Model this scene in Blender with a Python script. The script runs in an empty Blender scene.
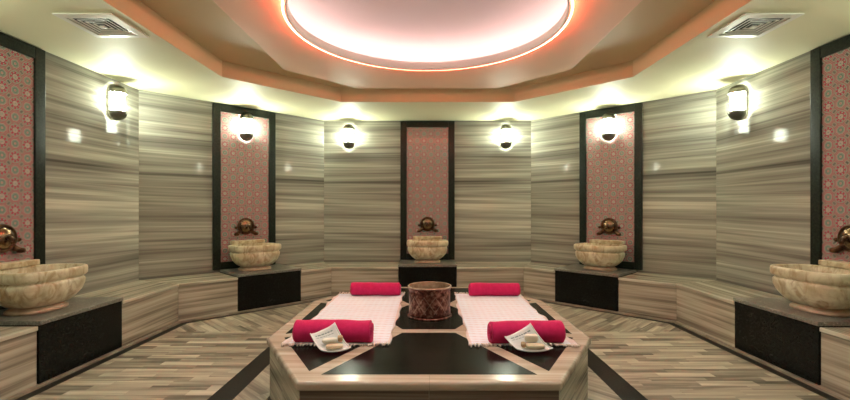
import bpy, bmesh, math, random
from mathutils import Vector, Matrix
random.seed(7)
R = math.radians
S = 1.48            # one unit of the plan (eye level to ceiling) in metres
EYE = 0.894         # eye level above the floor, in plan units
scene = bpy.context.scene
COL = scene.collection

# ------------------------------------------------------------------ camera, world, exposure
cd = bpy.data.cameras.new('camera'); cam = bpy.data.objects.new('camera', cd); COL.objects.link(cam)
cam.location = (0, 0, EYE*S); cam.rotation_euler = (R(90), 0, 0)
cd.sensor_width = 36; cd.lens = 36*430/850
cd.shift_x = -2.5/850; cd.shift_y = 9.5/850
cd.clip_start = 0.02
scene.camera = cam
wd = bpy.data.worlds.new('world'); scene.world = wd; wd.use_nodes = True
wd.node_tree.nodes['Background'].inputs[0].default_value = (1, .93, .8, 1)
wd.node_tree.nodes['Background'].inputs[1].default_value = 0.02
scene.view_settings.view_transform = 'Standard'; scene.view_settings.look = 'None'
scene.view_settings.gamma = 1; scene.view_settings.use_curve_mapping = False
scene.view_settings.exposure = 0.0
LAMP = 122.0        # wall lamp diffusers
COVE = 10.5         # white tube hidden on the dome ledge
ROPE = 58.0        # red rope light round the dome rim
FILL = 660.0        # added fill lights, out of view in the near half of the dropped ceiling panel
STRIP = 1.6         # red strip in the ceiling recess

# ------------------------------------------------------------------ helpers
def link(o, parent=None):
    COL.objects.link(o)
    if parent: o.parent = parent
    return o
def mesh_from(verts, faces, name, smooth=False):
    me = bpy.data.meshes.new(name); me.from_pydata([tuple(v) for v in verts], [], faces)
    bm = bmesh.new(); bm.from_mesh(me)
    bmesh.ops.recalc_face_normals(bm, faces=bm.faces)
    bm.to_mesh(me); bm.free()
    if smooth:
        for p in me.polygons: p.use_smooth = True
    return me
class MB:
    def __init__(s): s.v = []; s.f = []
    def add(s, v, f):
        n = len(s.v); s.v += [Vector(p) for p in v]; s.f += [[i+n for i in q] for q in f]
    def box(s, x0, x1, y0, y1, z0, z1):
        s.add([(x, y, z) for z in (z0, z1) for y in (y0, y1) for x in (x0, x1)],
              [(0,2,3,1),(4,5,7,6),(0,1,5,4),(2,6,7,3),(0,4,6,2),(1,3,7,5)])
    def prism(s, poly, z0, z1):
        n = len(poly)
        s.add([(p[0], p[1], z0) for p in poly]+[(p[0], p[1], z1) for p in poly],
              [list(range(n-1,-1,-1)), list(range(n, 2*n))]+[(i,(i+1)%n,n+(i+1)%n,n+i) for i in range(n)])
    def loft(s, rings, cap0=True, cap1=True, closed=True):
        n = len(rings[0]); v = [p for r in rings for p in r]; f = []
        for k in range(len(rings)-1):
            for i in range(n if closed else n-1):
                j = (i+1) % n
                f.append((k*n+i, k*n+j, (k+1)*n+j, (k+1)*n+i))
        if cap0: f.append(list(range(n-1,-1,-1)))
        if cap1: f.append([len(v)-n+i for i in range(n)])
        s.add(v, f)
    def lathe(s, prof, n=48, axis='Z', c=(0,0,0), cap0=True, cap1=True):
        rings = []
        for r, z in prof:
            ring = []
            for i in range(n):
                a = 2*math.pi*i/n; x, y = r*math.cos(a), r*math.sin(a)
                p = (x, y, z) if axis == 'Z' else ((x, z, y) if axis == 'Y' else (z, x, y))
                ring.append((p[0]+c[0], p[1]+c[1], p[2]+c[2]))
            rings.append(ring)
        s.loft(rings, cap0, cap1)
    def tube(s, pts, rad, n=10, closed=False):
        pts = [Vector(p) for p in pts]; rings = []; m = len(pts)
        for i, p in enumerate(pts):
            if closed: d = pts[(i+1)%m]-pts[i-1]
            else: d = pts[min(i+1,m-1)]-pts[max(i-1,0)]
            d.normalize()
            up = Vector((0,0,1)) if abs(d.z) < .9 else Vector((0,1,0))
            a = d.cross(up).normalized(); b = a.cross(d)
            r = rad[i] if isinstance(rad, (list,tuple)) else rad
            rings.append([p+a*r*math.cos(2*math.pi*k/n)+b*r*math.sin(2*math.pi*k/n) for k in range(n)])
        if closed: rings.append(rings[0]); s.loft(rings, False, False)
        else: s.loft(rings)
    def build(s, name, mat, parent=None, loc=(0,0,0), rz=0, smooth=False, bevel=0, seg=2, subsurf=0):
        me = mesh_from(s.v, s.f, name, smooth); me.materials.append(mat)
        o = link(bpy.data.objects.new(name, me), parent); o.location = loc; o.rotation_euler.z = rz
        if bevel:
            m = o.modifiers.new('bevel', 'BEVEL'); m.width = bevel; m.segments = seg; m.limit_method = 'ANGLE'; m.angle_limit = R(40)
            for p in me.polygons: p.use_smooth = True
            w = o.modifiers.new('wn', 'WEIGHTED_NORMAL'); w.keep_sharp = False
        if subsurf:
            m = o.modifiers.new('sub', 'SUBSURF'); m.levels = m.render_levels = subsurf
        return o
def tag(o, label, cat, group=None):
    o['label'] = label; o['category'] = cat
    if group: o['group'] = group
    return o
def struct(o): o['kind'] = 'structure'; return o
def thing(name, label, cat, loc=(0,0,0), rz=0, group=None):
    o = link(bpy.data.objects.new(name, None)); o.empty_display_size = .1
    o.location = loc; o.rotation_euler.z = rz
    return tag(o, label, cat, group)
def dup(root, loc, rz, label, group=None):
    r = root.copy(); COL.objects.link(r); r.location = loc; r.rotation_euler.z = rz; r['label'] = label
    if group: r['group'] = group
    def kids(src, dst):
        for ch in list(src.children):
            c = ch.copy(); COL.objects.link(c); c.parent = dst; kids(ch, c)
    kids(root, r)
    return r
def W(X, h, Z): return Vector((X*S, Z*S, (h+EYE)*S))     # plan units -> world
def inset_rect_poly(fr, to):  return fr, to

# ------------------------------------------------------------------ materials
class NT:
    def __init__(s, name, rough=.5, spec=.5, metal=0):
        s.m = bpy.data.materials.new(name); s.m.use_nodes = True
        s.t = s.m.node_tree; s.b = s.t.nodes['Principled BSDF']
        s.b.inputs['Roughness'].default_value = rough; s.b.inputs['Specular IOR Level'].default_value = spec
        s.b.inputs['Metallic'].default_value = metal
    def n(s, typ, **kw):
        x = s.t.nodes.new(typ)
        for k, v in kw.items(): setattr(x, k, v)
        return x
    def l(s, a, b): s.t.links.new(a, b)
    def put(s, sock, v):
        if hasattr(v, 'is_output'): s.l(v, sock)
        else: sock.default_value = v
    def math(s, op, a, b=0.0, c=None):
        x = s.n('ShaderNodeMath', operation=op); s.put(x.inputs[0], a); s.put(x.inputs[1], b)
        if c is not None: s.put(x.inputs[2], c)
        return x.outputs[0]
    def xyz(s):
        tc = s.n('ShaderNodeTexCoord'); sp = s.n('ShaderNodeSeparateXYZ'); s.l(tc.outputs['Object'], sp.inputs[0])
        return sp.outputs[0], sp.outputs[1], sp.outputs[2], tc.outputs['Object']
    def comb(s, x, y, z):
        c = s.n('ShaderNodeCombineXYZ'); s.put(c.inputs[0], x); s.put(c.inputs[1], y); s.put(c.inputs[2], z); return c.outputs[0]
    def noise(s, vec, scale=1, detail=3, rough=.55, dist=0):
        x = s.n('ShaderNodeTexNoise'); s.l(vec, x.inputs['Vector']); x.inputs['Scale'].default_value = scale
        x.inputs['Detail'].default_value = detail; x.inputs['Roughness'].default_value = rough; x.inputs['Distortion'].default_value = dist
        return x.outputs['Fac']
    def white(s, vec):
        x = s.n('ShaderNodeTexWhiteNoise', noise_dimensions='3D'); s.l(vec, x.inputs['Vector']); return x.outputs['Value']
    def ramp(s, fac, stops, interp='LINEAR'):
        x = s.n('ShaderNodeValToRGB'); s.l(fac, x.inputs[0]); e = x.color_ramp; e.interpolation = interp
        while len(e.elements) < len(stops): e.elements.new(.5)
        for el, (p, c) in zip(e.elements, stops): el.position = p; el.color = (*c, 1)
        return x.outputs[0]
    def mix(s, f, a, b, typ='MIX'):
        x = s.n('ShaderNodeMix', data_type='RGBA', blend_type=typ); s.put(x.inputs[0], f)
        s.put(x.inputs[6], a if hasattr(a, 'is_output') else (*a, 1)); s.put(x.inputs[7], b if hasattr(b, 'is_output') else (*b, 1))
        return x.outputs[2]
    def col(s, c): s.put(s.b.inputs['Base Color'], c if hasattr(c, 'is_output') else (*c, 1)); return s
    def bump(s, h, strength=.3, dist=.01):
        x = s.n('ShaderNodeBump'); x.inputs['Strength'].default_value = strength; x.inputs['Distance'].default_value = dist
        s.l(h, x.inputs['Height']); s.l(x.outputs[0], s.b.inputs['Normal'])

def marble(name, long='x', cross='z', tile=(.92, .46), stagger=0., freq=9., lfreq=.42, stops=None, rough=.16, joint=.002, tone=.10, jcol=(.30,.27,.21), tilt=.06, spec=.5):
    """streaked marble cut in tiles; the streaks run along axis «long» of the object's own space"""
    t = NT(name, rough, spec); x, y, z, v = t.xyz(); ax = dict(x=x, y=y, z=z)
    L, C = ax[long], ax[cross]
    row = t.math('FLOOR', t.math('DIVIDE', C, tile[1]))
    Ls = t.math('ADD', L, t.math('MULTIPLY', row, stagger))
    cl = t.math('FLOOR', t.math('DIVIDE', Ls, tile[0]))
    rnd = t.white(t.comb(row, cl, 3.3)); rnd2 = t.white(t.comb(cl, row, 9.1))
    off = t.math('MULTIPLY', rnd, 37.)
    lean = t.math('MULTIPLY', L, t.math('MULTIPLY_ADD', rnd2, 2*tilt, -tilt))
    other = [a for a in 'xyz' if a not in (long, cross)][0]
    vec = t.comb(t.math('MULTIPLY_ADD', L, lfreq, off), t.math('MULTIPLY', t.math('ADD', C, lean), freq), t.math('MULTIPLY_ADD', ax[other], 1.0, off))
    n1 = t.noise(vec, 1, 3.5, .62, .25)
    vec2 = t.comb(t.math('MULTIPLY_ADD', L, lfreq*1.6, off), t.math('MULTIPLY', t.math('ADD', C, lean), freq*4.2), off)
    n2 = t.noise(vec2, 1, 2, .5, .1)
    f = t.math('ADD', t.math('MULTIPLY', n1, .72), t.math('MULTIPLY', n2, .28))
    f = t.math('ADD', f, t.math('MULTIPLY_ADD', rnd2, tone, -tone/2))
    c = t.ramp(f, stops or WALLSTOPS)
    def edge(a, size):
        fr = t.math('FRACT', t.math('DIVIDE', a, size)); return t.math('LESS_THAN', t.math('MULTIPLY', fr, size), joint)
    j = t.math('MAXIMUM', edge(C, tile[1]), edge(Ls, tile[0]))
    c = t.mix(j, c, jcol)
    t.col(c)
    return t.m
WALLSTOPS = [(.33,(.095,.090,.076)), (.42,(.20,.19,.163)), (.50,(.30,.295,.248)), (.57,(.41,.405,.335)), (.66,(.64,.63,.53))]
BENCHSTOPS = [(.32,(.14,.12,.09)), (.42,(.29,.26,.20)), (.50,(.46,.42,.33)), (.58,(.58,.54,.43)), (.68,(.72,.69,.55))]
FLOORSTOPS = [(.30,(.12,.10,.075)), (.42,(.24,.21,.16)), (.50,(.37,.33,.25)), (.60,(.50,.46,.355)), (.72,(.66,.62,.49))]
FRONTSHADESTOPS = [(.30,(.05,.032,.024)), (.46,(.12,.078,.058)), (.56,(.18,.125,.095)), (.70,(.28,.21,.16))]  # browner platform marble, with the front face's shade painted into the colour
SLABSTOPS = [(.28,(.27,.20,.145)), (.44,(.42,.335,.25)), (.56,(.52,.43,.335)), (.70,(.64,.56,.45))]
M = {}
M['wall'] = marble('streaked wall marble', 'x', 'z', tile=(6.1, .80), freq=7.5, lfreq=.20, rough=.06, tilt=.02, tone=.06, spec=.05)
M['bench'] = marble('streaked bench marble', 'x', 'z', tile=(6., 5.), freq=9, lfreq=.3, stops=BENCHSTOPS, rough=.25, tilt=.04)
M['seat'] = marble('streaked seat marble', 'x', 'y', tile=(6., 5.), freq=11, stops=BENCHSTOPS, rough=.22)
M['floor'] = marble('strip floor marble', 'y', 'x', tile=(.44, .085), stagger=.11, freq=16, lfreq=.9, stops=FLOORSTOPS, rough=.28, joint=.0015, tone=.30, tilt=.02)
M['floor_inner'] = marble('strip floor marble inner', 'x', 'y', tile=(.6, .12), stagger=.2, freq=14, lfreq=.9, stops=FLOORSTOPS, rough=.3, joint=.0015, tone=.2)
M['slab'] = marble('platform marble', 'x', 'y', tile=(9, 9), freq=16, stops=SLABSTOPS, rough=.2)
M['slab_front'] = marble('platform front marble', 'x', 'z', tile=(9, 9), freq=22, stops=FRONTSHADESTOPS, rough=.25)
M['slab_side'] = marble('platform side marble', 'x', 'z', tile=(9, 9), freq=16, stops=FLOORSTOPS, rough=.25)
def granite(name, base, fleck, rough, hz=.0, spec=.5):
    t = NT(name, rough, spec); x, y, z, v = t.xyz()
    n = t.noise(v, 55, 4, .7); n2 = t.noise(v, 5, 3, .6)
    f = t.math('ADD', t.math('MULTIPLY', n, .75), t.math('MULTIPLY', n2, .25))
    t.col(t.ramp(f, [(.42, base), (.6, fleck), (.68, tuple(c*2.2 for c in fleck))]))
    t.put(t.b.inputs['Roughness'], t.math('MULTIPLY_ADD', n2, hz, rough))
    return t.m
M['granite'] = granite('black granite', (.006,.006,.005), (.011,.012,.010), .2, .1, .15)
M['frame'] = granite('green black granite', (.008,.011,.008), (.020,.027,.018), .25, .1, .2)
M['inlay'] = granite('polished dark granite', (.005,.006,.005), (.014,.015,.010), .12, .18, .07)
M['plinth_top'] = granite('grey honed granite', (.13,.127,.105), (.25,.24,.205), .3, .1)
M['band'] = granite('dark floor granite', (.010,.010,.008), (.022,.021,.016), .25, .1, .12)
t = NT('curb marble', .4); x,y,z,v = t.xyz(); t.col(t.ramp(t.noise(v, 6, 4), [(.35,(.24,.20,.145)), (.65,(.40,.35,.27))])); M['curb'] = t.m
def paint(name, c, rough=.55):
    t = NT(name, rough, .4); x,y,z,v = t.xyz(); n = t.noise(v, 1.4, 3)
    t.col(t.mix(n, tuple(k*.95 for k in c), tuple(min(1,k*1.04) for k in c))); t.bump(t.noise(v, 140, 2), .04, .002); return t.m
M['ceiling'] = paint('cream ceiling paint', (.76,.73,.50), .6)
M['recess'] = paint('sand recess paint', (.68,.55,.34), .55)
M['drop'] = paint('salmon ceiling paint', (.84,.57,.42), .6)
M['lip'] = paint('pale rose lip paint', (.90,.72,.64), .5)  # rim paint lightened to rose; pink bounce from the dome put in its colour
M['dome'] = paint('rose dome paint', (.84,.70,.71), .7)
M['white_paint'] = paint('white lacquer', (.80,.77,.70), .3)
def emit(name, c, s):
    t = NT(name); t.col((.8,.8,.8)); t.b.inputs['Emission Color'].default_value = (*c, 1); t.b.inputs['Emission Strength'].default_value = s; return t.m
M['glass'] = emit('opal lamp glass', (.92, 1, .80), LAMP)
M['tube'] = emit('white tube', (1, .97, .98), COVE)
M['rope'] = emit('red rope light', (1, .13, .07), ROPE)
M['strip'] = emit('amber red strip', (1, .20, .08), STRIP)
def metal(name, c, rough, spotted=None):
    t = NT(name, rough, .5, 1.); x,y,z,v = t.xyz()
    if spotted: t.col(t.ramp(t.noise(v, 22, 4, .65), [(.38, spotted), (.6, c)]))
    else: t.col(c)
    t.bump(t.noise(v, 60, 3), .08, .002); return t.m
M['bronze'] = metal('aged bronze', (.16,.085,.05), .3, (.06,.03,.02))
M['brass'] = metal('worn brass', (.30,.20,.12), .24, (.15,.08,.05))
M['pewter'] = metal('dark pewter', (.20,.19,.16), .35)
M['chrome'] = metal('brushed chrome', (.62,.60,.55), .22)
# carved onyx-like marble of the basins
t = NT('honey marble', .32); x,y,z,v = t.xyz()
n = t.noise(v, 5, 5, .6, 1.2); n2 = t.noise(t.comb(t.math('MULTIPLY', x, 9.), t.math('MULTIPLY', y, 9.), t.math('MULTIPLY', z, 4.)), 1, 4, .6, 1.5)
t.col(t.mix(t.ramp(n2, [(.45,(0,0,0)), (.62,(1,1,1))]), t.ramp(n, [(.3,(.48,.40,.24)), (.5,(.68,.61,.42)), (.7,(.80,.75,.57))]), (.45,.34,.19)))
t.bump(n2, .15, .004); M['honey'] = t.m
t = NT('rosy marble', .35); x,y,z,v = t.xyz(); t.col(t.ramp(t.noise(v, 9, 4), [(.35,(.40,.27,.17)), (.65,(.56,.42,.29))])); M['rosy'] = t.m
# rosette tiles
def rosette():
    t = NT('rosette tile', .10, .2); x, y, z, v = t.xyz(); P = .0775*S
    u0 = t.math('DIVIDE', x, P); w0 = t.math('DIVIDE', z, P)
    iu = t.math('FLOOR', u0); iw = t.math('FLOOR', w0)
    u = t.math('SUBTRACT', t.math('FRACT', u0), .5); w = t.math('SUBTRACT', t.math('FRACT', w0), .5)
    r = t.math('SQRT', t.math('ADD', t.math('MULTIPLY', u, u), t.math('MULTIPLY', w, w)))
    ang = t.math('ARCTAN2', w, u)
    c8 = t.math('COSINE', t.math('MULTIPLY', ang, 8.)); c4 = t.math('COSINE', t.math('MULTIPLY', ang, 4.))
    par = t.math('ABSOLUTE', t.math('FLOORED_MODULO', t.math('ADD', iu, iw), 2.))
    rm = t.math('ADD', r, t.math('MULTIPLY', c8, .022))
    c8g = t.math('GREATER_THAN', c8, -.2)
    pale = t.ramp(r, [(0,(.14,.22,.18)), (.06,(.50,.47,.40)), (.11,(.20,.05,.06)), (.14,(.48,.45,.38)), (.20,(.40,.05,.09)), (.41,(.30,.32,.27)), (.50,(.36,.05,.08)), (.54,(.30,.32,.27)), (.64,(.10,.10,.09))], 'CONSTANT')
    inr = t.math('MULTIPLY', t.math('GREATER_THAN', r, .20), t.math('LESS_THAN', r, .41))
    gap = t.ramp(r, [(0,(.10,.10,.09)), (.27,(.36,.35,.30)), (.36,(.12,.19,.15))], 'CONSTANT')
    pale = t.mix(t.math('MULTIPLY', inr, t.math('SUBTRACT', 1., c8g)), pale, gap)
    green = t.ramp(rm, [(0,(.36,.05,.08)), (.05,(.46,.43,.36)), (.10,(.12,.20,.16)), (.20,(.28,.32,.27)), (.27,(.08,.08,.07)), (.295,(.48,.45,.38)), (.34,(.40,.05,.09)), (.41,(.28,.31,.26)), (.47,(.36,.05,.08)), (.53,(.36,.34,.29)), (.60,(.10,.10,.09))], 'CONSTANT')
    c = t.mix(par, pale, green)
    c = t.mix(1., c, (1.12,1.12,1.16), 'MULTIPLY')
    n = t.noise(v, 90, 2); c = t.mix(t.math('MULTIPLY', n, .12), c, (.30,.26,.22))
    # grout lines between the square tiles
    Tl = 2*P
    def edge(a):
        fr = t.math('MULTIPLY', t.math('FRACT', t.math('DIVIDE', a, Tl)), Tl); return t.math('LESS_THAN', fr, .0018)
    c = t.mix(t.math('MAXIMUM', edge(x), edge(z)), c, (.30,.26,.22))
    t.col(c); return t.m
M['tile'] = rosette()
# cloths
t = NT('red terry', .95, .15); x,y,z,v = t.xyz(); t.col(t.mix(t.noise(v, 30, 3), (.50,.012,.08), (.70,.03,.15)))
t.b.inputs['Sheen Weight'].default_value = .45; t.b.inputs['Sheen Roughness'].default_value = .4; t.b.inputs['Sheen Tint'].default_value = (1,.35,.5,1)
t.bump(t.noise(v, 260, 2), .6, .006); M['terry'] = t.m
t = NT('pink woven cloth', .9, .2); x,y,z,v = t.xyz()
wv = lambda a, f: t.math('MULTIPLY_ADD', t.math('SINE', t.math('MULTIPLY', a, f)), .5, .5)
rows = wv(y, 2*math.pi/.062); cols = wv(x, 2*math.pi/.05)
k = t.math('MULTIPLY', t.math('POWER', rows, 3.5), t.math('MULTIPLY_ADD', cols, .6, .4))
c = t.mix(k, (.82,.87,.97), (.72,.61,.66))
edge = t.math('GREATER_THAN', t.math('ABSOLUTE', x), .325)
c = t.mix(t.math('MULTIPLY', edge, .7), c, (.72,.54,.49)); c = t.mix(t.math('MULTIPLY', t.noise(v, 25, 3), .25), c, (.85,.78,.74))
t.col(c); t.bump(t.math('ADD', wv(x, 2*math.pi/.008), wv(y, 2*math.pi/.008)), .35, .003); M['cloth'] = t.m
t = NT('cream fringe', .9, .2); t.col((.74,.62,.54)); M['fringe'] = t.m
t = NT('white glaze', .15); t.col((.82,.81,.79)); M['glaze'] = t.m
t = NT('paper', .6); t.col((.74,.75,.73)); M['paper'] = t.m
t = NT('grey green ink', .6); t.col((.20,.27,.26)); M['ink'] = t.m
t = NT('soap', .4); x,y,z,v = t.xyz(); t.col(t.mix(t.noise(v, 20, 3), (.70,.55,.36), (.80,.69,.50))); t.b.inputs['Subsurface Weight'].default_value = .1; M['soap'] = t.m
t = NT('wrapped soap', .5); t.col((.80,.74,.62)); M['soap_pale'] = t.m
t = NT('loofah', .9); x,y,z,v = t.xyz(); t.col(t.mix(t.noise(v, 60, 4), (.34,.21,.12), (.55,.38,.22))); t.bump(t.noise(v, 120, 3), .8, .004); M['loofah'] = t.m
# hammered copper
t = NT('chased copper', .42, .5, .85); x,y,z,v = t.xyz()
an = t.math('ARCTAN2', y, x); dm = t.math('ABSOLUTE', t.math('SINE', t.math('ADD', t.math('MULTIPLY', an, 6.), t.math('MULTIPLY', z, 26.)))); dm2 = t.math('ABSOLUTE', t.math('SINE', t.math('SUBTRACT', t.math('MULTIPLY', an, 6.), t.math('MULTIPLY', z, 26.))))
d = t.math('MINIMUM', dm, dm2); n = t.noise(v, 28, 4, .65)
band = t.math('MULTIPLY', t.math('GREATER_THAN', z, .045), t.math('LESS_THAN', z, .185))
line = t.math('MULTIPLY', t.math('LESS_THAN', d, .16), band)
c = t.ramp(n, [(.34,(.03,.012,.008)), (.5,(.13,.045,.03)), (.66,(.34,.20,.14))]); c = t.mix(t.math('MULTIPLY', t.math('MULTIPLY', line, n), .9), c, (.40,.28,.21))
t.col(c); t.bump(t.math('ADD', t.math('MULTIPLY', n, .8), line), .5, .006); M['copper'] = t.m
t = NT('tinned copper', .4, .5, .8); x,y,z,v = t.xyz(); t.col(t.ramp(t.noise(v, 12, 3), [(.35,(.30,.19,.12)), (.65,(.60,.47,.35))])); M['tin'] = t.m

# ------------------------------------------------------------------ room shell
XW, XB, ZB, ZD, ZF, ZE = 2.413, 1.165, 4.841, 3.593, 1.247, -.36
ZC = 2.42; XE = XW-(ZF-ZE)
walls = [('wall_left', (-XW,ZF), (-XW,ZD)), ('wall_back_left', (-XW,ZD), (-XB,ZB)), ('wall_back', (-XB,ZB), (XB,ZB)),
         ('wall_back_right', (XB,ZB), (XW,ZD)), ('wall_right', (XW,ZD), (XW,ZF)), ('wall_front_right', (XW,ZF), (XE,ZE)),
         ('wall_front', (XE,ZE), (-XE,ZE)), ('wall_front_left', (-XE,ZE), (-XW,ZF))]
HC = 1+EYE          # ceiling height in plan units
for nm, p, q in walls:
    p = Vector(p)*S; q = Vector(q)*S; d = q-p; a = math.atan2(d.y, d.x)
    b = MB(); e = .08; b.box(-.03, d.length+.03, 0, e, 0, HC*S+.02)
    struct(b.build(nm, M['wall'], loc=(p.x, p.y, 0), rz=a))
FR = {'left': ((-XW, ZC), R(90)), 'back_left': ((-(XW+XB)/2, (ZD+ZB)/2), R(45)), 'back': ((0, ZB), 0),
      'back_right': (((XW+XB)/2, (ZD+ZB)/2), R(-45)), 'right': ((XW, ZC), R(-90))}
def wall_loc(k, z=0): (x, y), r = FR[k]; return (x*S, y*S, z*S), r

# floor zones: every sector's strips run at right angles to its wall
def octo(hx, hz, cx_, cz):     # half sizes + corner coordinates -> 8 points, clockwise from back left
    return [(-cx_, ZC+hz), (cx_, ZC+hz), (hx, ZC+cz), (hx, ZC-cz), (cx_, ZC-hz), (-cx_, ZC-hz), (-hx, ZC-cz), (-hx, ZC+cz)]
def offs(d):
    t = math.tan(math.pi/8)
    return octo(XW-d, ZB-ZC-d, XB-t*d, ZD-ZC-t*d)
DB = .441
GO = offs(DB+.085)
BO = octo(1.035, 1.22, .575, .50+.0)
BI = octo(.915, 1.10, .525, .45)
PL = octo(.758, .925, .462, .41)
zs = 3.15
def zone(poly, rz, mat='floor'):
    poly = [Vector((x*S, y*S)) for x, y in poly]; c = sum(poly, Vector((0,0)))/len(poly)
    rm = Matrix.Rotation(-rz, 2); b = MB()
    b.prism([tuple(rm @ (p-c)) for p in poly], -.04, 0)
    return struct(b.build('floor', M[mat], loc=(c.x, c.y, 0), rz=rz))
def mir(poly): return [(-x, z) for x, z in reversed(poly)]
zone([GO[0], GO[1], BO[1], BO[0]], 0)
diag = [GO[1], GO[2], (GO[2][0], zs), (BO[2][0], zs), BO[2], BO[1]]
zone(diag, R(-45)); zone(mir(diag), R(45))
side = [(GO[2][0], zs), (GO[2][0], ZC-.9), (BO[3][0], ZC-.6), BO[3], BO[2], (BO[2][0], zs)]
zone(side, R(-90)); zone(mir(side), R(90))
front = [(GO[2][0], ZC-.9), (XW, ZF), (XE, ZE), (-XE, ZE), (-XW, ZF), (-GO[2][0], ZC-.9), (-BO[3][0], ZC-.6), BO[6], BO[5], BO[4], BO[3], (BO[3][0], ZC-.6)]
zone(front, 0)
def ring_obj(outer, inner, z0, z1, name, mat, idx=None):
    b = MB(); n = len(outer)
    for i in (range(n) if idx is None else idx):
        j = (i+1) % n
        q = [outer[i], outer[j], inner[j], inner[i]]
        b.prism([(x*S, y*S) for x, y in q], z0, z1)
    return struct(b.build(name, mat))
ring_obj(BO, BI, -.04, .001, 'trim_1', M['band'])
for i in range(8):
    j = (i+1) % 8
    zone([BI[i], BI[j], PL[j], PL[i]], [0,-45,-90,-135,180,135,90,45][i]*math.pi/180 + R(45), 'floor_inner')
vis = [7, 0, 1, 2, 6]
G1, G2 = offs(DB+.024), offs(DB-.02)
ring_obj(G1, GO, -.06, -.006, 'trim_2', M['band'], vis)
ring_obj(G2, G1, -.04, .012, 'trim_3', M['curb'], vis)

# ceiling: lower soffit with an octagonal opening, recess, dropped ring with the round dome
def ray_poly(poly):
    def f(a):
        d = Vector((math.cos(a), math.sin(a))); best = None
        for i in range(len(poly)):
            p = Vector(poly[i])-Vector((0, ZC)); q = Vector(poly[(i+1)%len(poly)])-Vector((0, ZC)); e = q-p
            den = d.x*e.y-d.y*e.x
            if abs(den) < 1e-9: continue
            t = (p.x*e.y-p.y*e.x)/den; u = (p.x*d.y-p.y*d.x)/den
            if t > 0 and -1e-6 <= u <= 1+1e-6: best = t if best is None else min(best, t)
        return best
    return f
def angs(polys, n=96):
    A = [2*math.pi*i/n-math.pi for i in range(n)]
    for p in polys: A += [math.atan2(y-ZC, x) for x, y in p]
    A = sorted(A); out = [A[0]]
    for a in A[1:]:
        if a-out[-1] > 1e-4: out.append(a)
    return out
def pts(f, A, h): return [W(f(a)*math.cos(a), h, ZC+f(a)*math.sin(a)) for a in A]
OUT = [(-XB,ZB), (XB,ZB), (XW,ZD), (XW,ZF), (XE,ZE), (-XE,ZE), (-XW,ZF), (-XW,ZD)]
OP = octo(1.551, 1.58, .805, .825)
DR = octo(1.093, 1.355, .610, .851)
circ = lambda r: (lambda a: r)
HR, HD, RD, HD2 = 1.125, 1.062, .765, 1.09
ZK = 2.385          # centre of the round dome
A = angs([OUT, OP]); b = MB()
fo, fi = ray_poly(OUT), ray_poly(OP)
b.loft([pts(fo, A, 1.0), pts(fi, A, 1.0)], False, False)
struct(b.build('ceiling', M['ceiling']))
A = angs([OP]); b = MB()
b.loft([pts(fi, A, 1.0), pts(fi, A, HR), pts(circ(1.0), A, HR)], False, False)
struct(b.build('ceiling', M['recess']))
fd = ray_poly(DR); A = angs([DR]); b = MB()
b.loft([pts(circ(1.0), A, HD2), pts(fd, A, HD2), pts(fd, A, HD), pts(circ(RD), A, HD)], False, False)
struct(b.build('ceiling', M['drop'], bevel=.006))
A = angs([], 96); b = MB()
b.loft([pts(circ(RD), A, HD), pts(circ(RD), A, 1.029), pts(circ(RD-.010), A, 1.025), pts(circ(RD-.014), A, 1.030), pts(circ(RD-.012), A, 1.082), pts(circ(RD+.004), A, 1.094), pts(circ(RD+.012), A, HD2)], False, False)
struct(b.build('trim_4', M['lip'], smooth=True))
b = MB(); prof = [(1.0, HD2), (1.0, 1.13)] + [(1.0*math.cos(t*math.pi/2/9), 1.15+.16*math.sin(t*math.pi/2/9)) for t in range(9)] + [(.01, 1.312)]
b.loft([pts(circ(r), A, h) for r, h in prof], False, True)
struct(b.build('ceiling', M['dome'], smooth=True))
def ring_light(name, r, h, rad, mat, label, f=None):
    A_ = angs([], 96); p = pts(f or circ(r), A_, h); b = MB(); b.tube(p, rad*S, 8, True)
    return tag(b.build(name, mat, smooth=True), label, 'light strip')
ring_light('cove_light', .87, HD2+.012, .010, M['tube'], 'white ring of light hidden on the ledge inside the round ceiling dome')
ring_light('rope_light', RD+.010, 1.035, .0045, M['rope'], 'thin red rope light round the lower rim of the ceiling dome')
inn = octo(1.02, 1.235, .57, .76); b = MB()
b.tube([W(x, HD2+.012, z) for x, z in inn], .008*S, 8, True)
tag(b.build('recess_light', M['strip']), 'red light strip on top of the dropped octagonal ceiling panel', 'light strip')

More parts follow.
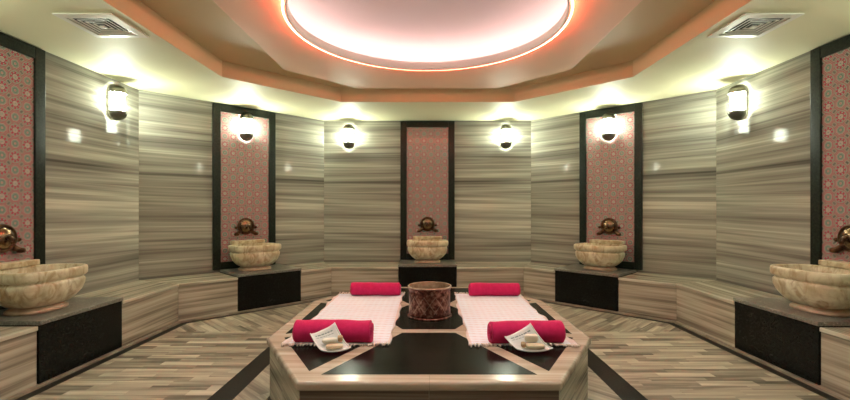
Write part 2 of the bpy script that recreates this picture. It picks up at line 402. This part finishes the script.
# ------------------------------------------------------------------ benches (L-shaped corner benches between the plinths)
BH = EYE-.59; PW = .30
SH = {'left': .055, 'back_left': .06, 'back': 0, 'back_right': -.05, 'right': -.04}
def bench(ka, kb, label):
    """from the plinth on wall ka round the corner to the plinth on wall kb (clockwise seen from above)"""
    root = None
    for k, sgn in ((ka, 1), (kb, -1)):
        loc, rz = wall_loc(k)
        half = {'left': (ZD-ZF)/2, 'right': (ZD-ZF)/2, 'back': XB}.get(k, math.hypot(XW-XB, ZB-ZD)/2)
        if root is None:
            c = Matrix.Rotation(rz, 2) @ Vector((half*S, 0)); root = thing('corner_bench', label, 'bench', (loc[0]+c.x, loc[1]+c.y, 0), 0, 'marble benches along the walls')
        pe = PW+SH[k]*sgn
        rel = (loc[0]-root.location.x, loc[1]-root.location.y, 0)
        t = math.tan(math.pi/8); g = .001
        def P(d0, d1, e=0):   # plan strip between distances d0 and d1 from the wall
            q = [(pe+g, -d0), (half-t*d0-e, -d0), (half-t*d1-e, -d1), (pe+g, -d1)]
            return [(sgn*x*S, y*S) for x, y in (q if sgn > 0 else q[::-1])]
        b = MB(); b.prism(P(.001, DB+.006, .0006), (BH-.022)*S, BH*S)
        b.build('seat_slab', M['seat'], root, rel, rz, bevel=.006)
        b = MB(); b.prism(P(DB-.03, DB-.004, .0006), .0125, (BH-.022)*S)
        b.build('front_panel', M['bench'], root, rel, rz)
    return root
# wall order clockwise: left -> back_left -> back -> back_right -> right ; local +x points clockwise
bench('left', 'back_left', 'streaked marble bench turning the corner between left and back left wall')
bench('back_left', 'back', 'streaked marble bench turning the corner left of the central fountain')
bench('back', 'back_right', 'streaked marble bench turning the corner right of the central fountain')
bench('back_right', 'right', 'streaked marble bench turning the corner between back right and right wall')
def bench_end(k, sgn, label):
    loc, rz = wall_loc(k); half = 1.15
    root = thing('wall_bench', label, 'bench', loc, rz, 'marble benches along the walls')
    x0, x1 = sorted((sgn*(PW+SH[k]*sgn+.001)*S, sgn*half*S))
    b = MB(); b.box(x0, x1, -(DB+.006)*S, -.001, (BH-.022)*S, BH*S); b.build('seat_slab', M['seat'], root, bevel=.006)
    b = MB(); b.box(x0, x1, -(DB-.004)*S, -(DB-.03)*S, .0125, (BH-.022)*S); b.build('front_panel', M['bench'], root)
bench_end('left', -1, 'near end of the streaked marble bench at the left edge of the photo')
bench_end('right', 1, 'near end of the streaked marble bench at the right edge of the photo')

# ------------------------------------------------------------------ plinths, tiled panels, basins, taps
PH = EYE-.565
WHERE = {'left': 'on the left wall', 'back_left': 'on the angled back left wall', 'back': 'on the central back wall',
         'back_right': 'on the angled back right wall', 'right': 'on the right wall'}
def ux(*a): return [v*S for v in a]
def first_or_dup(proto, k, z, label, group, dx=0):
    loc, rz = wall_loc(k, z)
    if dx: v = Matrix.Rotation(rz, 2) @ Vector((dx*S, 0)); loc = (loc[0]+v.x, loc[1]+v.y, loc[2])
    if proto.get('used'):
        return dup(proto, loc, rz, label, group)
    proto['used'] = 1; proto.location = loc; proto.rotation_euler.z = rz; proto['label'] = label; proto['group'] = group
    return proto
# plinth
pl = thing('granite_plinth', '', 'plinth')
b = MB(); b.box(*ux(-PW+.004, PW-.004, -DB-.004, -.002), .0125, (PH-.022)*S); b.build('plinth_body', M['granite'], pl, bevel=.004)
b = MB(); b.box(*ux(-PW, PW, -DB-.012, -.002, PH-.022, PH)); b.build('top_slab', M['plinth_top'], pl, bevel=.005)
# panel
pn = thing('tiled_panel', '', 'wall panel')
PT = HC-.006; FO, FI = .304, .234
b = MB(); b.box(*ux(-FI, FI, -.010, -.001, PH+.07, PT-.072)); b.build('tile_field', M['tile'], pn)
for q in ((-FO, -FI, PH+.001, PT), (FI, FO, PH+.001, PT)):
    b = MB(); b.box(*ux(q[0], q[1], -.022, -.001, q[2], q[3])); b.build('frame_post', M['frame'], pn, bevel=.006)
for q in ((PH+.001, PH+.07), (PT-.072, PT)):
    b = MB(); b.box(*ux(-FI, FI, -.022, -.001, q[0], q[1])); b.build('frame_rail', M['frame'], pn, bevel=.006)
# basin
bs = thing('marble_basin', '', 'basin')
def outline(hw, hd, n=72, lobe=0., p=3.4, nl=14):
    o = []
    for i in range(n):
        a = 2*math.pi*i/n; c, s = math.cos(a), math.sin(a)
        k = (abs(c)**p+abs(s)**p)**(-1/p)
        # slightly scooped corners
        k *= 1-.05*max(0, -math.cos(4*a))**2
        k *= 1+lobe*abs(math.sin(nl*a/2))
        o.append((hw*k*c, hd*k*s))
    return o
YC = -.236; HWB, HDB = .215, .162
prof = [(.60,.040,0),(.66,.046,.01),(.76,.066,.03),(.86,.095,.045),(.93,.128,.04),(.965,.155,.02),(.965,.165,0),(.93,.170,0),(.93,.175,0),(.985,.182,0),(1.03,.192,0),(1.035,.220,0),(1.02,.232,0),(.99,.236,0),
        (.93,.236,0),(.90,.228,0),(.86,.18,0),(.74,.10,0),(.45,.075,0)]
b = MB(); b.loft([[(x*S, (YC+y)*S, z*S) for x, y in outline(HWB*s, HDB*s, 112, lb, 4.0)] for s, z, lb in prof])
b.build('bowl', M['honey'], bs, smooth=True)
prof = [(.64,.001),(.665,.006),(.655,.016),(.61,.024),(.57,.032),(.55,.0398)]
b = MB(); b.loft([[(x*S, (YC+.01+y)*S, z*S) for x, y in outline(HWB*s, HDB*s*1.0)] for s, z in prof])
b.build('foot', M['rosy'], bs, smooth=True)
b = MB(); b.box(*ux(-.158, .158, -.10, -.0235, .2365, .268)); b.build('splash_ledge', M['honey'], bs, bevel=.008, seg=3)
# tap
tp = thing('bronze_tap', '', 'tap')
b = MB(); prof = [(.080,0),(.083,.010),(.080,.020),(.072,.026),(.065,.022),(.062,.016)]
b.lathe([(r*S, -y*S) for r, y in prof], 48, 'Y'); b.build('rosette_plate', M['bronze'], tp, (0, -.0105*S, 0), smooth=True)
b = MB(); prof = [(.064,.014),(.060,.026),(.046,.038),(.024,.044),(.002,.045)]
b.lathe([(r*S, -y*S) for r, y in prof], 40, 'Y'); o = b.build('face', M['brass'], tp, (0, -.0105*S, 0), smooth=True); o['label'] = 'brassy domed face'
b = MB(); b.tube([(0,-.050*S,.004*S), (0,-.066*S,.003*S), (0,-.078*S,-.005*S), (0,-.084*S,-.018*S), (0,-.085*S,-.030*S)], [.013*S,.012*S,.011*S,.011*S,.013*S], 14)
b.build('spout', M['bronze'], tp, smooth=True)
for s in (-1, 1):
    b = MB(); b.tube([(s*.058*S,-.018*S,-.052*S), (s*.078*S,-.028*S,-.066*S), (s*.090*S,-.034*S,-.072*S)], [.020*S,.018*S,.016*S], 12)
    b.lathe([(.001,-.014*S),(.020*S,-.011*S),(.025*S,.002*S),(.020*S,.015*S),(.001,.020*S)], 16, 'Z', (s*.094*S,-.036*S,-.078*S))
    b.tube([(s*.078*S,-.016*S,-.016*S), (s*.094*S,-.022*S,-.014*S), (s*.106*S,-.024*S,-.012*S)], [.009*S,.014*S,.010*S], 10)
    b.build('tap_handle', M['bronze'], tp, smooth=True)
for k in FR:
    w = WHERE[k]
    sh = {'left': .055, 'back_left': .06, 'back_right': -.05, 'right': -.04}.get(k, 0)
    first_or_dup(pl, k, 0, 'black granite plinth under the fountain '+w, 'black fountain plinths', sh)
    first_or_dup(pn, k, 0, 'tall red and green rosette tile panel in black frame '+w, 'framed tile panels', {'left': -.03, 'right': .035}.get(k, 0))
    first_or_dup(bs, k, PH, 'carved honey marble basin on the black plinth '+w, 'marble basins', {'left': -.008, 'right': .03}.get(k, 0))
    first_or_dup(tp, k, EYE-.162, 'round bronze tap above the marble basin '+w, 'bronze taps')

# ------------------------------------------------------------------ wall lamps
lp = thing('wall_lamp', '', 'wall lamp')
def pill(Rr, L, D, n=12, m=6):
    rings = []
    for k in range(m+1):
        t = k/m*math.pi/2; o = Rr*(1-math.cos(t))*.96; d = D*math.sin(t); r = Rr-o; ring = []
        for s in (1, -1):
            for i in range(n+1):
                a = (0 if s > 0 else math.pi)+math.pi*i/n
                ring.append((r*math.cos(a), -d, s*L+r*math.sin(a)))
        rings.append(ring)
    return rings
b = MB(); rg = pill(.054*S, .076*S, .02*S)
b.loft([[(x, -.001, z) for x, y, z in rg[0]], [(x, -.016*S, z) for x, y, z in rg[0]], [(x*.92, -.020*S, z*.96) for x, y, z in rg[0]]]); b.build('back_plate', M['chrome'], lp)
b = MB(); b.loft([[(x, y-.019*S, z) for x, y, z in r] for r in pill(.050*S, .072*S, .070*S)]); b.build('diffuser', M['glass'], lp, smooth=True)
for s in (1, -1):
    b = MB(); rings = [[(x, y-.019*S, z) for x, y, z in r] for r in pill(.062*S, .074*S, .088*S, 16, 8)]; b.loft(rings, False, True)
    o = b.build('cap', M['pewter'], lp, smooth=True); bm = bmesh.new(); bm.from_mesh(o.data)
    bmesh.ops.bisect_plane(bm, geom=bm.verts[:]+bm.edges[:]+bm.faces[:], plane_co=(0,0,s*.068*S), plane_no=(0,0,-s), clear_outer=True)
    bm.to_mesh(o.data); bm.free(); m = o.modifiers.new('t', 'SOLIDIFY'); m.thickness = .004; m.offset = 1
b = MB(); path = [(.058*S*math.cos(a), -.019*S-.082*S*math.sin(a), 0) for a in [math.pi*i/14 for i in range(15)]]; b.tube(path, .0025*S, 6)
b.build('guard', M['chrome'], lp, smooth=True)
LH = EYE+.818
GL = 'bulkhead wall lamps'
def lamp(k, dx, label, dz=0):
    o = first_or_dup(lp, k, LH+dz, label, GL, dx); return o
off = ZD-3.29; half = (ZD-ZF)/2
lamp('left', half-off, 'lit bulkhead lamp on the left marble wall beside the large left tile panel')
lamp('back_left', 0, 'lit bulkhead lamp hanging on the rosette tiles of the back left panel', -.012)
lamp('back', -.88, 'lit bulkhead lamp on the back wall left of the central panel')
lamp('back', .88, 'lit bulkhead lamp on the back wall right of the central panel')
lamp('back_right', 0, 'lit bulkhead lamp hanging on the rosette tiles of the back right panel', -.012)
lamp('right', -(half-off), 'lit bulkhead lamp on the right marble wall beside the large right tile panel')
FR['front_left'] = ((-(XW+XB)/2, ZC-(ZB+ZD)/2+ZC), R(135)); FR['front_right'] = (((XW+XB)/2, ZC-(ZB+ZD)/2+ZC), R(-135))
FR['front'] = ((0, ZE), R(180))
lamp('left', -(half-off), 'lit bulkhead lamp on the left wall nearer than the left panel')
lamp('right', half-off, 'lit bulkhead lamp on the right wall nearer than the right panel')
# ------------------------------------------------------------------ ceiling vents
vt = thing('ceiling_vent', '', 'vent')
def sqring(b, ro, ri, zo, zi, th=.003):
    o = lambda r, z: [(-r*S,-r*S,z), (r*S,-r*S,z), (r*S,r*S,z), (-r*S,r*S,z)]
    b.loft([o(ro, zo), o(ri, zi), o(ri, zi+th), o(ro, zo+th), o(ro, zo)], False, False)
b = MB(); sqring(b, .150, .112, -.012, -.016, .010); b.build('vent_frame', M['white_paint'], vt, bevel=.002)
for r in (.104, .081, .058, .035):
    b = MB(); sqring(b, r, r-.009, -.011, -.0075, .0025); b.build('louvre', M['white_paint'], vt)
b = MB(); b.box(*ux(-.014, .014, -.014, .014), -.022, -.010); b.build('core', M['white_paint'], vt, bevel=.003)
t = NT('vent dark', .9); t.col((.02,.018,.015)); b = MB(); b.box(*ux(-.112, .112, -.112, .112), -.0035, -.0008); b.build('duct_plate', t.m, vt)
vt.location = W(-1.757, 1.0, 2.333); vt['label'] = 'square white louvred vent in the ceiling on the left'; vt['group'] = 'ceiling vents'
dup(vt, W(1.765, 1.0, 2.333), 0, 'square white louvred vent in the ceiling on the right', 'ceiling vents')

# ------------------------------------------------------------------ added fill lights, unseen, shaped as downlights (near half of the dropped panel, above the frame)
M['down'] = emit('downlight lens', (.95, 1, .92), FILL)
for i, (x, z) in enumerate(((-.80, 1.78), (.80, 1.78), (-.36, 1.36), (.36, 1.36))):
    w = W(x, HD, z)
    o = thing('downlight', ['lit round downlight near the left of the dropped ceiling panel', 'lit round downlight near the right of the dropped ceiling panel', 'lit round downlight above the left front platform corner', 'lit round downlight above the right front platform corner'][i], 'downlight', w, 0, 'recessed downlights')
    b = MB(); b.lathe([(.062,-.001),(.060,-.007),(.046,-.009),(.043,-.004),(.043,-.001)], 32); b.build('trim_ring', M['white_paint'], o, smooth=True)
    b = MB(); b.lathe([(.042,-.003),(.041,-.005)], 24); b.build('lens', M['down'], o)

# ------------------------------------------------------------------ the heated marble platform
TH = EYE-.60; X0 = .006
pf = thing('heated_platform', 'large octagonal marble platform with black granite inlays in the room centre', 'platform', (X0*S, ZC*S, 0))
def rel(poly): return [((x)*S, (z-ZC)*S) for x, z in poly]
def scaled(k, d=0): return octo(.758*k-d, .925*k-d, .462*k-d*.52, .41*k-d*.42)
side_poly = octo(.745, .912, .455, .405); n8 = 8
inner_poly = octo(.717, .885, .437, .39)
for i in range(8):
    p, q = [Vector(v) for v in (rel(side_poly)[i], rel(side_poly)[(i+1)%8])]; pi, qi = [Vector(v) for v in (rel(inner_poly)[i], rel(inner_poly)[(i+1)%8])]
    c = (p+q)/2; d = q-p; a = math.atan2(d.y, d.x); rm = Matrix.Rotation(-a, 2)
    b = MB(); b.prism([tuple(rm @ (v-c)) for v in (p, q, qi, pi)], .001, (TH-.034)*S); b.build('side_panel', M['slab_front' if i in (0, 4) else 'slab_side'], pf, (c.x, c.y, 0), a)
b = MB(); b.prism(rel(scaled(1)), (TH-.034)*S, TH*S); b.build('top_slab', M['slab'], pf, bevel=.017, seg=4)
# granite inlays: eight radial fields and the middle
hw = .031
OUTI = scaled(1, .068); HUBO = scaled(.355); HUBI = scaled(.355, .062)
def field(i):
    j = (i+1) % 8; a, d_, c_, b_ = [Vector(v) for v in (OUTI[i], OUTI[j], HUBO[j], HUBO[i])]
    def shift(p, q, other, w):        # move the edge p->q by w towards other
        e = (q-p).normalized(); nrm = Vector((-e.y, e.x))
        if (other-p).dot(nrm) < 0: nrm = -nrm
        return p+nrm*w, e
    def cross(p, e, q, f):
        den = e.x*f.y-e.y*f.x; t = ((q-p).x*f.y-(q-p).y*f.x)/den; return p+e*t
    pa, ea = shift(b_, a, d_, hw); pb, eb = shift(c_, d_, a, hw)
    o, oe = a, (d_-a).normalized(); h, he = b_, (c_-b_).normalized()
    return [cross(o, oe, pa, ea), cross(o, oe, pb, eb), cross(h, he, pb, eb), cross(h, he, pa, ea)]
for i in range(8):
    b = MB(); b.prism([(p[0]*S, (p[1]-ZC)*S) for p in field(i)], TH*S-.004, TH*S+.0012)
    o = b.build('granite_inlay', M['inlay'], pf); o['label'] = 'polished black granite inlay'
b = MB(); b.prism(rel(HUBI), TH*S-.004, TH*S+.0012); o = b.build('granite_inlay', M['inlay'], pf); o['label'] = 'polished black granite inlay'

# ------------------------------------------------------------------ woven mats
TZ = TH*S+.0013
def mat_thing(label, xl, xr, z0, z1, seed):
    side = -1 if xl < 0 else 1
    cx_, cz = (xl+xr)/2*S, (z0+z1)/2*S; w, d = (xr-xl)/2*S, (z1-z0)/2*S
    root = thing('woven_mat', label, 'mat', (cx_, cz, TZ), 0, 'woven mats on the platform'); rnd = random.Random(seed)
    nx, ny = 40, 90; ph = [rnd.uniform(0, 6.28) for _ in range(6)]
    def surf(i, j):
        u, v = i/nx*2-1, j/ny*2-1
        x = u*w*(1+.09*max(0, -v-.5)*2*(u*side > 0))+.010*math.sin(5*v+ph[0])*abs(u)+.006*math.sin(17*v+ph[1])*abs(u)**3
        y = v*d+.008*math.sin(6*u+ph[2])*abs(v)
        z = .007+.0018*math.sin(9*u+3*v+ph[3])+.0022*math.sin(23*v+ph[4])+.004*max(0, abs(u)-.9)*10*(.5+.5*math.sin(26*v+ph[5]))
        return (x, y, z)
    vt_ = [surf(i, j) for j in range(ny+1) for i in range(nx+1)]
    low = [(x, y, .0012) for x, y, z in vt_]; N = len(vt_); F = []
    for j in range(ny):
        for i in range(nx):
            a = j*(nx+1)+i; F.append((a, a+1, a+nx+2, a+nx+1)); F.append((N+a, N+a+nx+1, N+a+nx+2, N+a+1))
    def rim(a, b_): F.append((a, b_, N+b_, N+a))
    for i in range(nx): rim(i, i+1); rim(ny*(nx+1)+i, ny*(nx+1)+i+1)
    for j in range(ny): rim(j*(nx+1), (j+1)*(nx+1)); rim(j*(nx+1)+nx, (j+1)*(nx+1)+nx)
    b = MB(); b.add(vt_+low, F); b.build('cloth', M['cloth'], root, smooth=True)
    for e in (0, ny):
        b = MB()
        for k in range(44):
            x, y, z = surf((k+.5)/44*nx, e)
            s = -1 if e == 0 else 1; l = rnd.uniform(.025, .055); sw = rnd.uniform(-.014, .014)
            b.tube([(x, y-s*.006, z), (x+sw*.4, y+s*l*.5, z+.006*rnd.random()+.003), (x+sw, y+s*l, .0085+.004*rnd.random())], [.0042, .0046, .0062], 6)
        b.build('fringe', M['fringe'], root, smooth=True)
mat_thing('pink and white woven mat on the left half of the marble platform', -.628, -.165, 1.905, 3.03, 3)
mat_thing('pink and white woven mat on the right half of the marble platform', .185, .645, 1.895, 3.03, 5)

# ------------------------------------------------------------------ rolled towels
def towel(label, x0, x1, zc, rz, seed, r=.047):
    rnd = random.Random(seed); L = (x1-x0)/2*S; r *= S
    root = thing('rolled_towel', label, 'towel', ((x0+x1)/2*S, zc*S, TZ+.0115), rz, 'red rolled towels')
    ph = [rnd.uniform(0, 6.28) for _ in range(5)]; rings = []; n = 40; m = 36
    prof = [(-1., .02), (-1.008, .55), (-1.0, .86), (-.985, .955)] + [(-.97+1.94*i/m, 1.) for i in range(m+1)] + [(.985, .955), (1., .86), (1.008, .55), (1., .02)]
    for u, s in prof:
        ring = []
        for i in range(n):
            a = 2*math.pi*i/n; k = s*(1+.025*math.sin(3*u+ph[0]+a)+.016*math.sin(9*u+ph[1])+.012*math.sin(2*a+5*u+ph[2]))
            # the edge of the outer layer shows as a small step
            st = ((a-ph[3]) % (2*math.pi))/(2*math.pi); k *= 1+.035*st
            z = r*k*math.sin(a); z = max(z, -r*.90)
            ring.append((u*L+.006*math.sin(a+ph[4])*(abs(u) > .98), r*k*math.cos(a), r*.90+z))
        rings.append(ring)
    b = MB(); b.loft(rings); b.build('roll', M['terry'], root, smooth=True)
    for s in (-1, 1):
        b = MB(); sp = []
        for i in range(90):
            t = i/89; a = t*math.pi*7+ph[3]; rr = r*(.10+.78*t)
            sp.append((s*L*1.006, rr*math.cos(a), r*.90+rr*math.sin(a)*.95))
        b.tube(sp, .0048, 6); b.build('spiral_edge', M['terry'], root, smooth=True)
    return root
towel('red rolled towel at the front of the left mat, with white dish leaning on it', -.592, -.250, 1.935, R(-1), 1, .0485)
towel('red rolled towel at the front of the right mat, with white dish leaning on it', .277, .602, 1.925, R(2), 2, .0485)
towel('red rolled towel at the far end of the left mat', -.528, -.190, 2.985, 0, 3, .044)
towel('red rolled towel at the far end of the right mat', .290, .630, 2.97, 0, 4, .044)

# ------------------------------------------------------------------ dishes with leaflet and soaps, leaning on the front towels
def dish_set(c, where, n):
    TL, TR, BR, BL = [W(X, 0, Z) + Vector((0, 0, (up-EYE)*S+TZ)) - Vector((0,0,0)) for X, up, Z in c]
    org = (BL+BR)/2; org.z = TZ
    def P(u, v, lift=0):
        p = (BL*(1-u)+BR*u)*(1-v)+(TL*(1-u)+TR*u)*v
        z = p.z-TZ; e = (v**1.55-v)*((TL.z*(1-u)+TR.z*u)-TZ)*.9   # sags to a flat lower part
        side = .010*(2*abs(u-.5))**3+.006*max(0, .2-v)*5
        fw = -.018*math.sin(math.pi*u)*(1-v)                        # bowed front rim
        return Vector((p.x, p.y+fw, p.z+e+side+.006+lift))
    root = thing('white_dish', 'white square dish with curved rim leaning on the red towel '+where, 'dish', org, 0, 'white dishes')
    n_ = 16; top = [P(i/n_, j/n_)-org for j in range(n_+1) for i in range(n_+1)]; low = [p-Vector((0, 0, .0045)) for p in top]; N = len(top); F = []
    for j in range(n_):
        for i in range(n_):
            a = j*(n_+1)+i; F += [(a, a+1, a+n_+2, a+n_+1), (N+a, N+a+n_+1, N+a+n_+2, N+a+1)]
    for i in range(n_):
        for a, b_ in ((i, i+1), (n_*(n_+1)+i, n_*(n_+1)+i+1), (i*(n_+1), (i+1)*(n_+1)), (i*(n_+1)+n_, (i+1)*(n_+1)+n_)): F.append((a, b_, N+b_, N+a))
    b = MB(); b.add(top+low, F); b.build('plate', M['glaze'], root, smooth=True)
    rimp = [P(0, j/12, .001)-org for j in range(12, -1, -1)]+[P(i/12, 0, .001)-org for i in range(1, 13)]+[P(1, j/12, .001)-org for j in range(1, 13)]
    b = MB(); b.tube(rimp, .0042, 8); b.build('rim', M['glaze'], root, smooth=True)
    # printed leaflet on the upper part
    lf = thing('printed_leaflet', 'small printed leaflet lying in the white dish '+where, 'leaflet', org, 0, 'leaflets in the dishes')
    U = (.09, .90); V = (.42, .93); k = 10
    g = [P(U[0]+(U[1]-U[0])*i/k, V[0]+(V[1]-V[0])*j/k, .0016)-org for j in range(k+1) for i in range(k+1)]; N = len(g)
    g2 = [p-Vector((0,0,.0008)) for p in g]; F = []
    for j in range(k):
        for i in range(k):
            a = j*(k+1)+i; F += [(a, a+1, a+k+2, a+k+1), (N+a, N+a+k+1, N+a+k+2, N+a+1)]
    b = MB(); b.add(g+g2, F); b.build('sheet', M['paper'], lf)
    b = MB(); rnd = random.Random(n)
    for v, h in ((.83, .035), (.755, .014)):
        u = .14
        while u < .82:
            l = rnd.uniform(.05, .13)
            q = [P(u, v, .0021)-org, P(u+l, v, .0021)-org, P(u+l, v+h, .0021)-org, P(u, v+h, .0021)-org]
            b.add([*q, *[p+Vector((0,0,.0004)) for p in q]], [(0,1,2,3),(4,5,6,7),(0,1,5,4),(1,2,6,5),(2,3,7,6),(3,0,4,7)]); u += l+.03
    b.build('print_line', M['ink'], lf)
    def lump(name, label, cat, u, v, sx, sy, sz, rz, mat, lift):
        p = P(u, v); o = thing(name, label, cat, (p.x, p.y, p.z+lift), rz); b = MB()
        rings = []
        for s, z in ((.80,0),(.94,.12),(1,.35),(1,.65),(.94,.88),(.78,1)):
            rings.append([(x*s, y*s, z*sz) for x, y in outline(sx, sy, 28, 0, 4)])
        b.loft(rings); ob = b.build(name, mat, None, (p.x, p.y, p.z+lift+.005), rz, smooth=True)
        bpy.data.objects.remove(o); ob.rotation_euler = (R(8), 0, rz); return tag(ob, label, cat)
    if n == 1:
        lump('soap_bar', 'long cream soap bar at the front of the white dish '+where, 'soap', .56, .22, .052, .020, .022, R(12), M['soap'], .002)
        lump('soap_bar', 'cream soap bar behind another one in the white dish '+where, 'soap', .50, .47, .046, .018, .024, R(20), M['soap_pale'], .006)
        lump('loofah_pad', 'small brown bath scrubber in the white dish '+where, 'scrubber', .87, .42, .016, .018, .030, R(15), M['loofah'], .006)
    else:
        lump('soap_bar', 'long cream soap bar at the front of the white dish '+where, 'soap', .58, .22, .058, .022, .026, R(-6), M['soap'], .002)
        lump('soap_bar', 'pale soap bar standing behind another one in the white dish '+where, 'soap', .66, .52, .042, .017, .040, R(-4), M['soap_pale'], .006)
        lump('loofah_pad', 'small brown bath scrubber in the white dish '+where, 'scrubber', .27, .34, .014, .018, .026, R(10), M['loofah'], .004)
dish_set([(-.504,.054,1.85), (-.404,.098,1.865), (-.322,.006,1.805), (-.432,.006,1.765)], 'on the left mat', 1)
dish_set([(.330,.046,1.835), (.442,.098,1.855), (.522,.006,1.795), (.383,.006,1.775)], 'on the right mat', 2)

# ------------------------------------------------------------------ copper bucket in the middle
cu = thing('copper_bucket', 'round chased copper bucket in the middle of the marble platform', 'bucket', (.012*S, 2.43*S, TZ))
r = .118; hB = .168
b = MB(); prof = [(r*1.02,.006),(r*1.0,.02),(r*.985,.05),(r*.985,.10),(r*.99,.135),(r*.97,.142),(r*1.0,.150),(r*1.02,hB-.003)]
inn_ = [(r*.985,hB-.003),(r*.95,.14),(r*.95,.06),(r*.9,.03)]
b.lathe([(x*S, z*S) for x, z in prof], 64, cap1=False, cap0=True); b.build('body', M['copper'], cu, smooth=True)
b = MB(); b.lathe([(x*S, z*S) for x, z in inn_], 64, cap0=False); b.build('tinned_inside', M['tin'], cu, smooth=True)
b = MB(); ang = [2*math.pi*i/64 for i in range(64)]
b.tube([(r*1.01*S*math.cos(a), r*1.01*S*math.sin(a), hB*S) for a in ang], .0045*S, 10, True); b.build('rim', M['tin'], cu, smooth=True)
b = MB(); b.lathe([(r*.9*S,.0005),(r*1.07*S,.0005),(r*1.07*S,.006*S),(r*1.0*S,.012*S)], 64); b.build('base_ring', M['copper'], cu, smooth=True)

# ------------------------------------------------------------------ tidy
for o in scene.objects:
    if 'used' in o: del o['used']
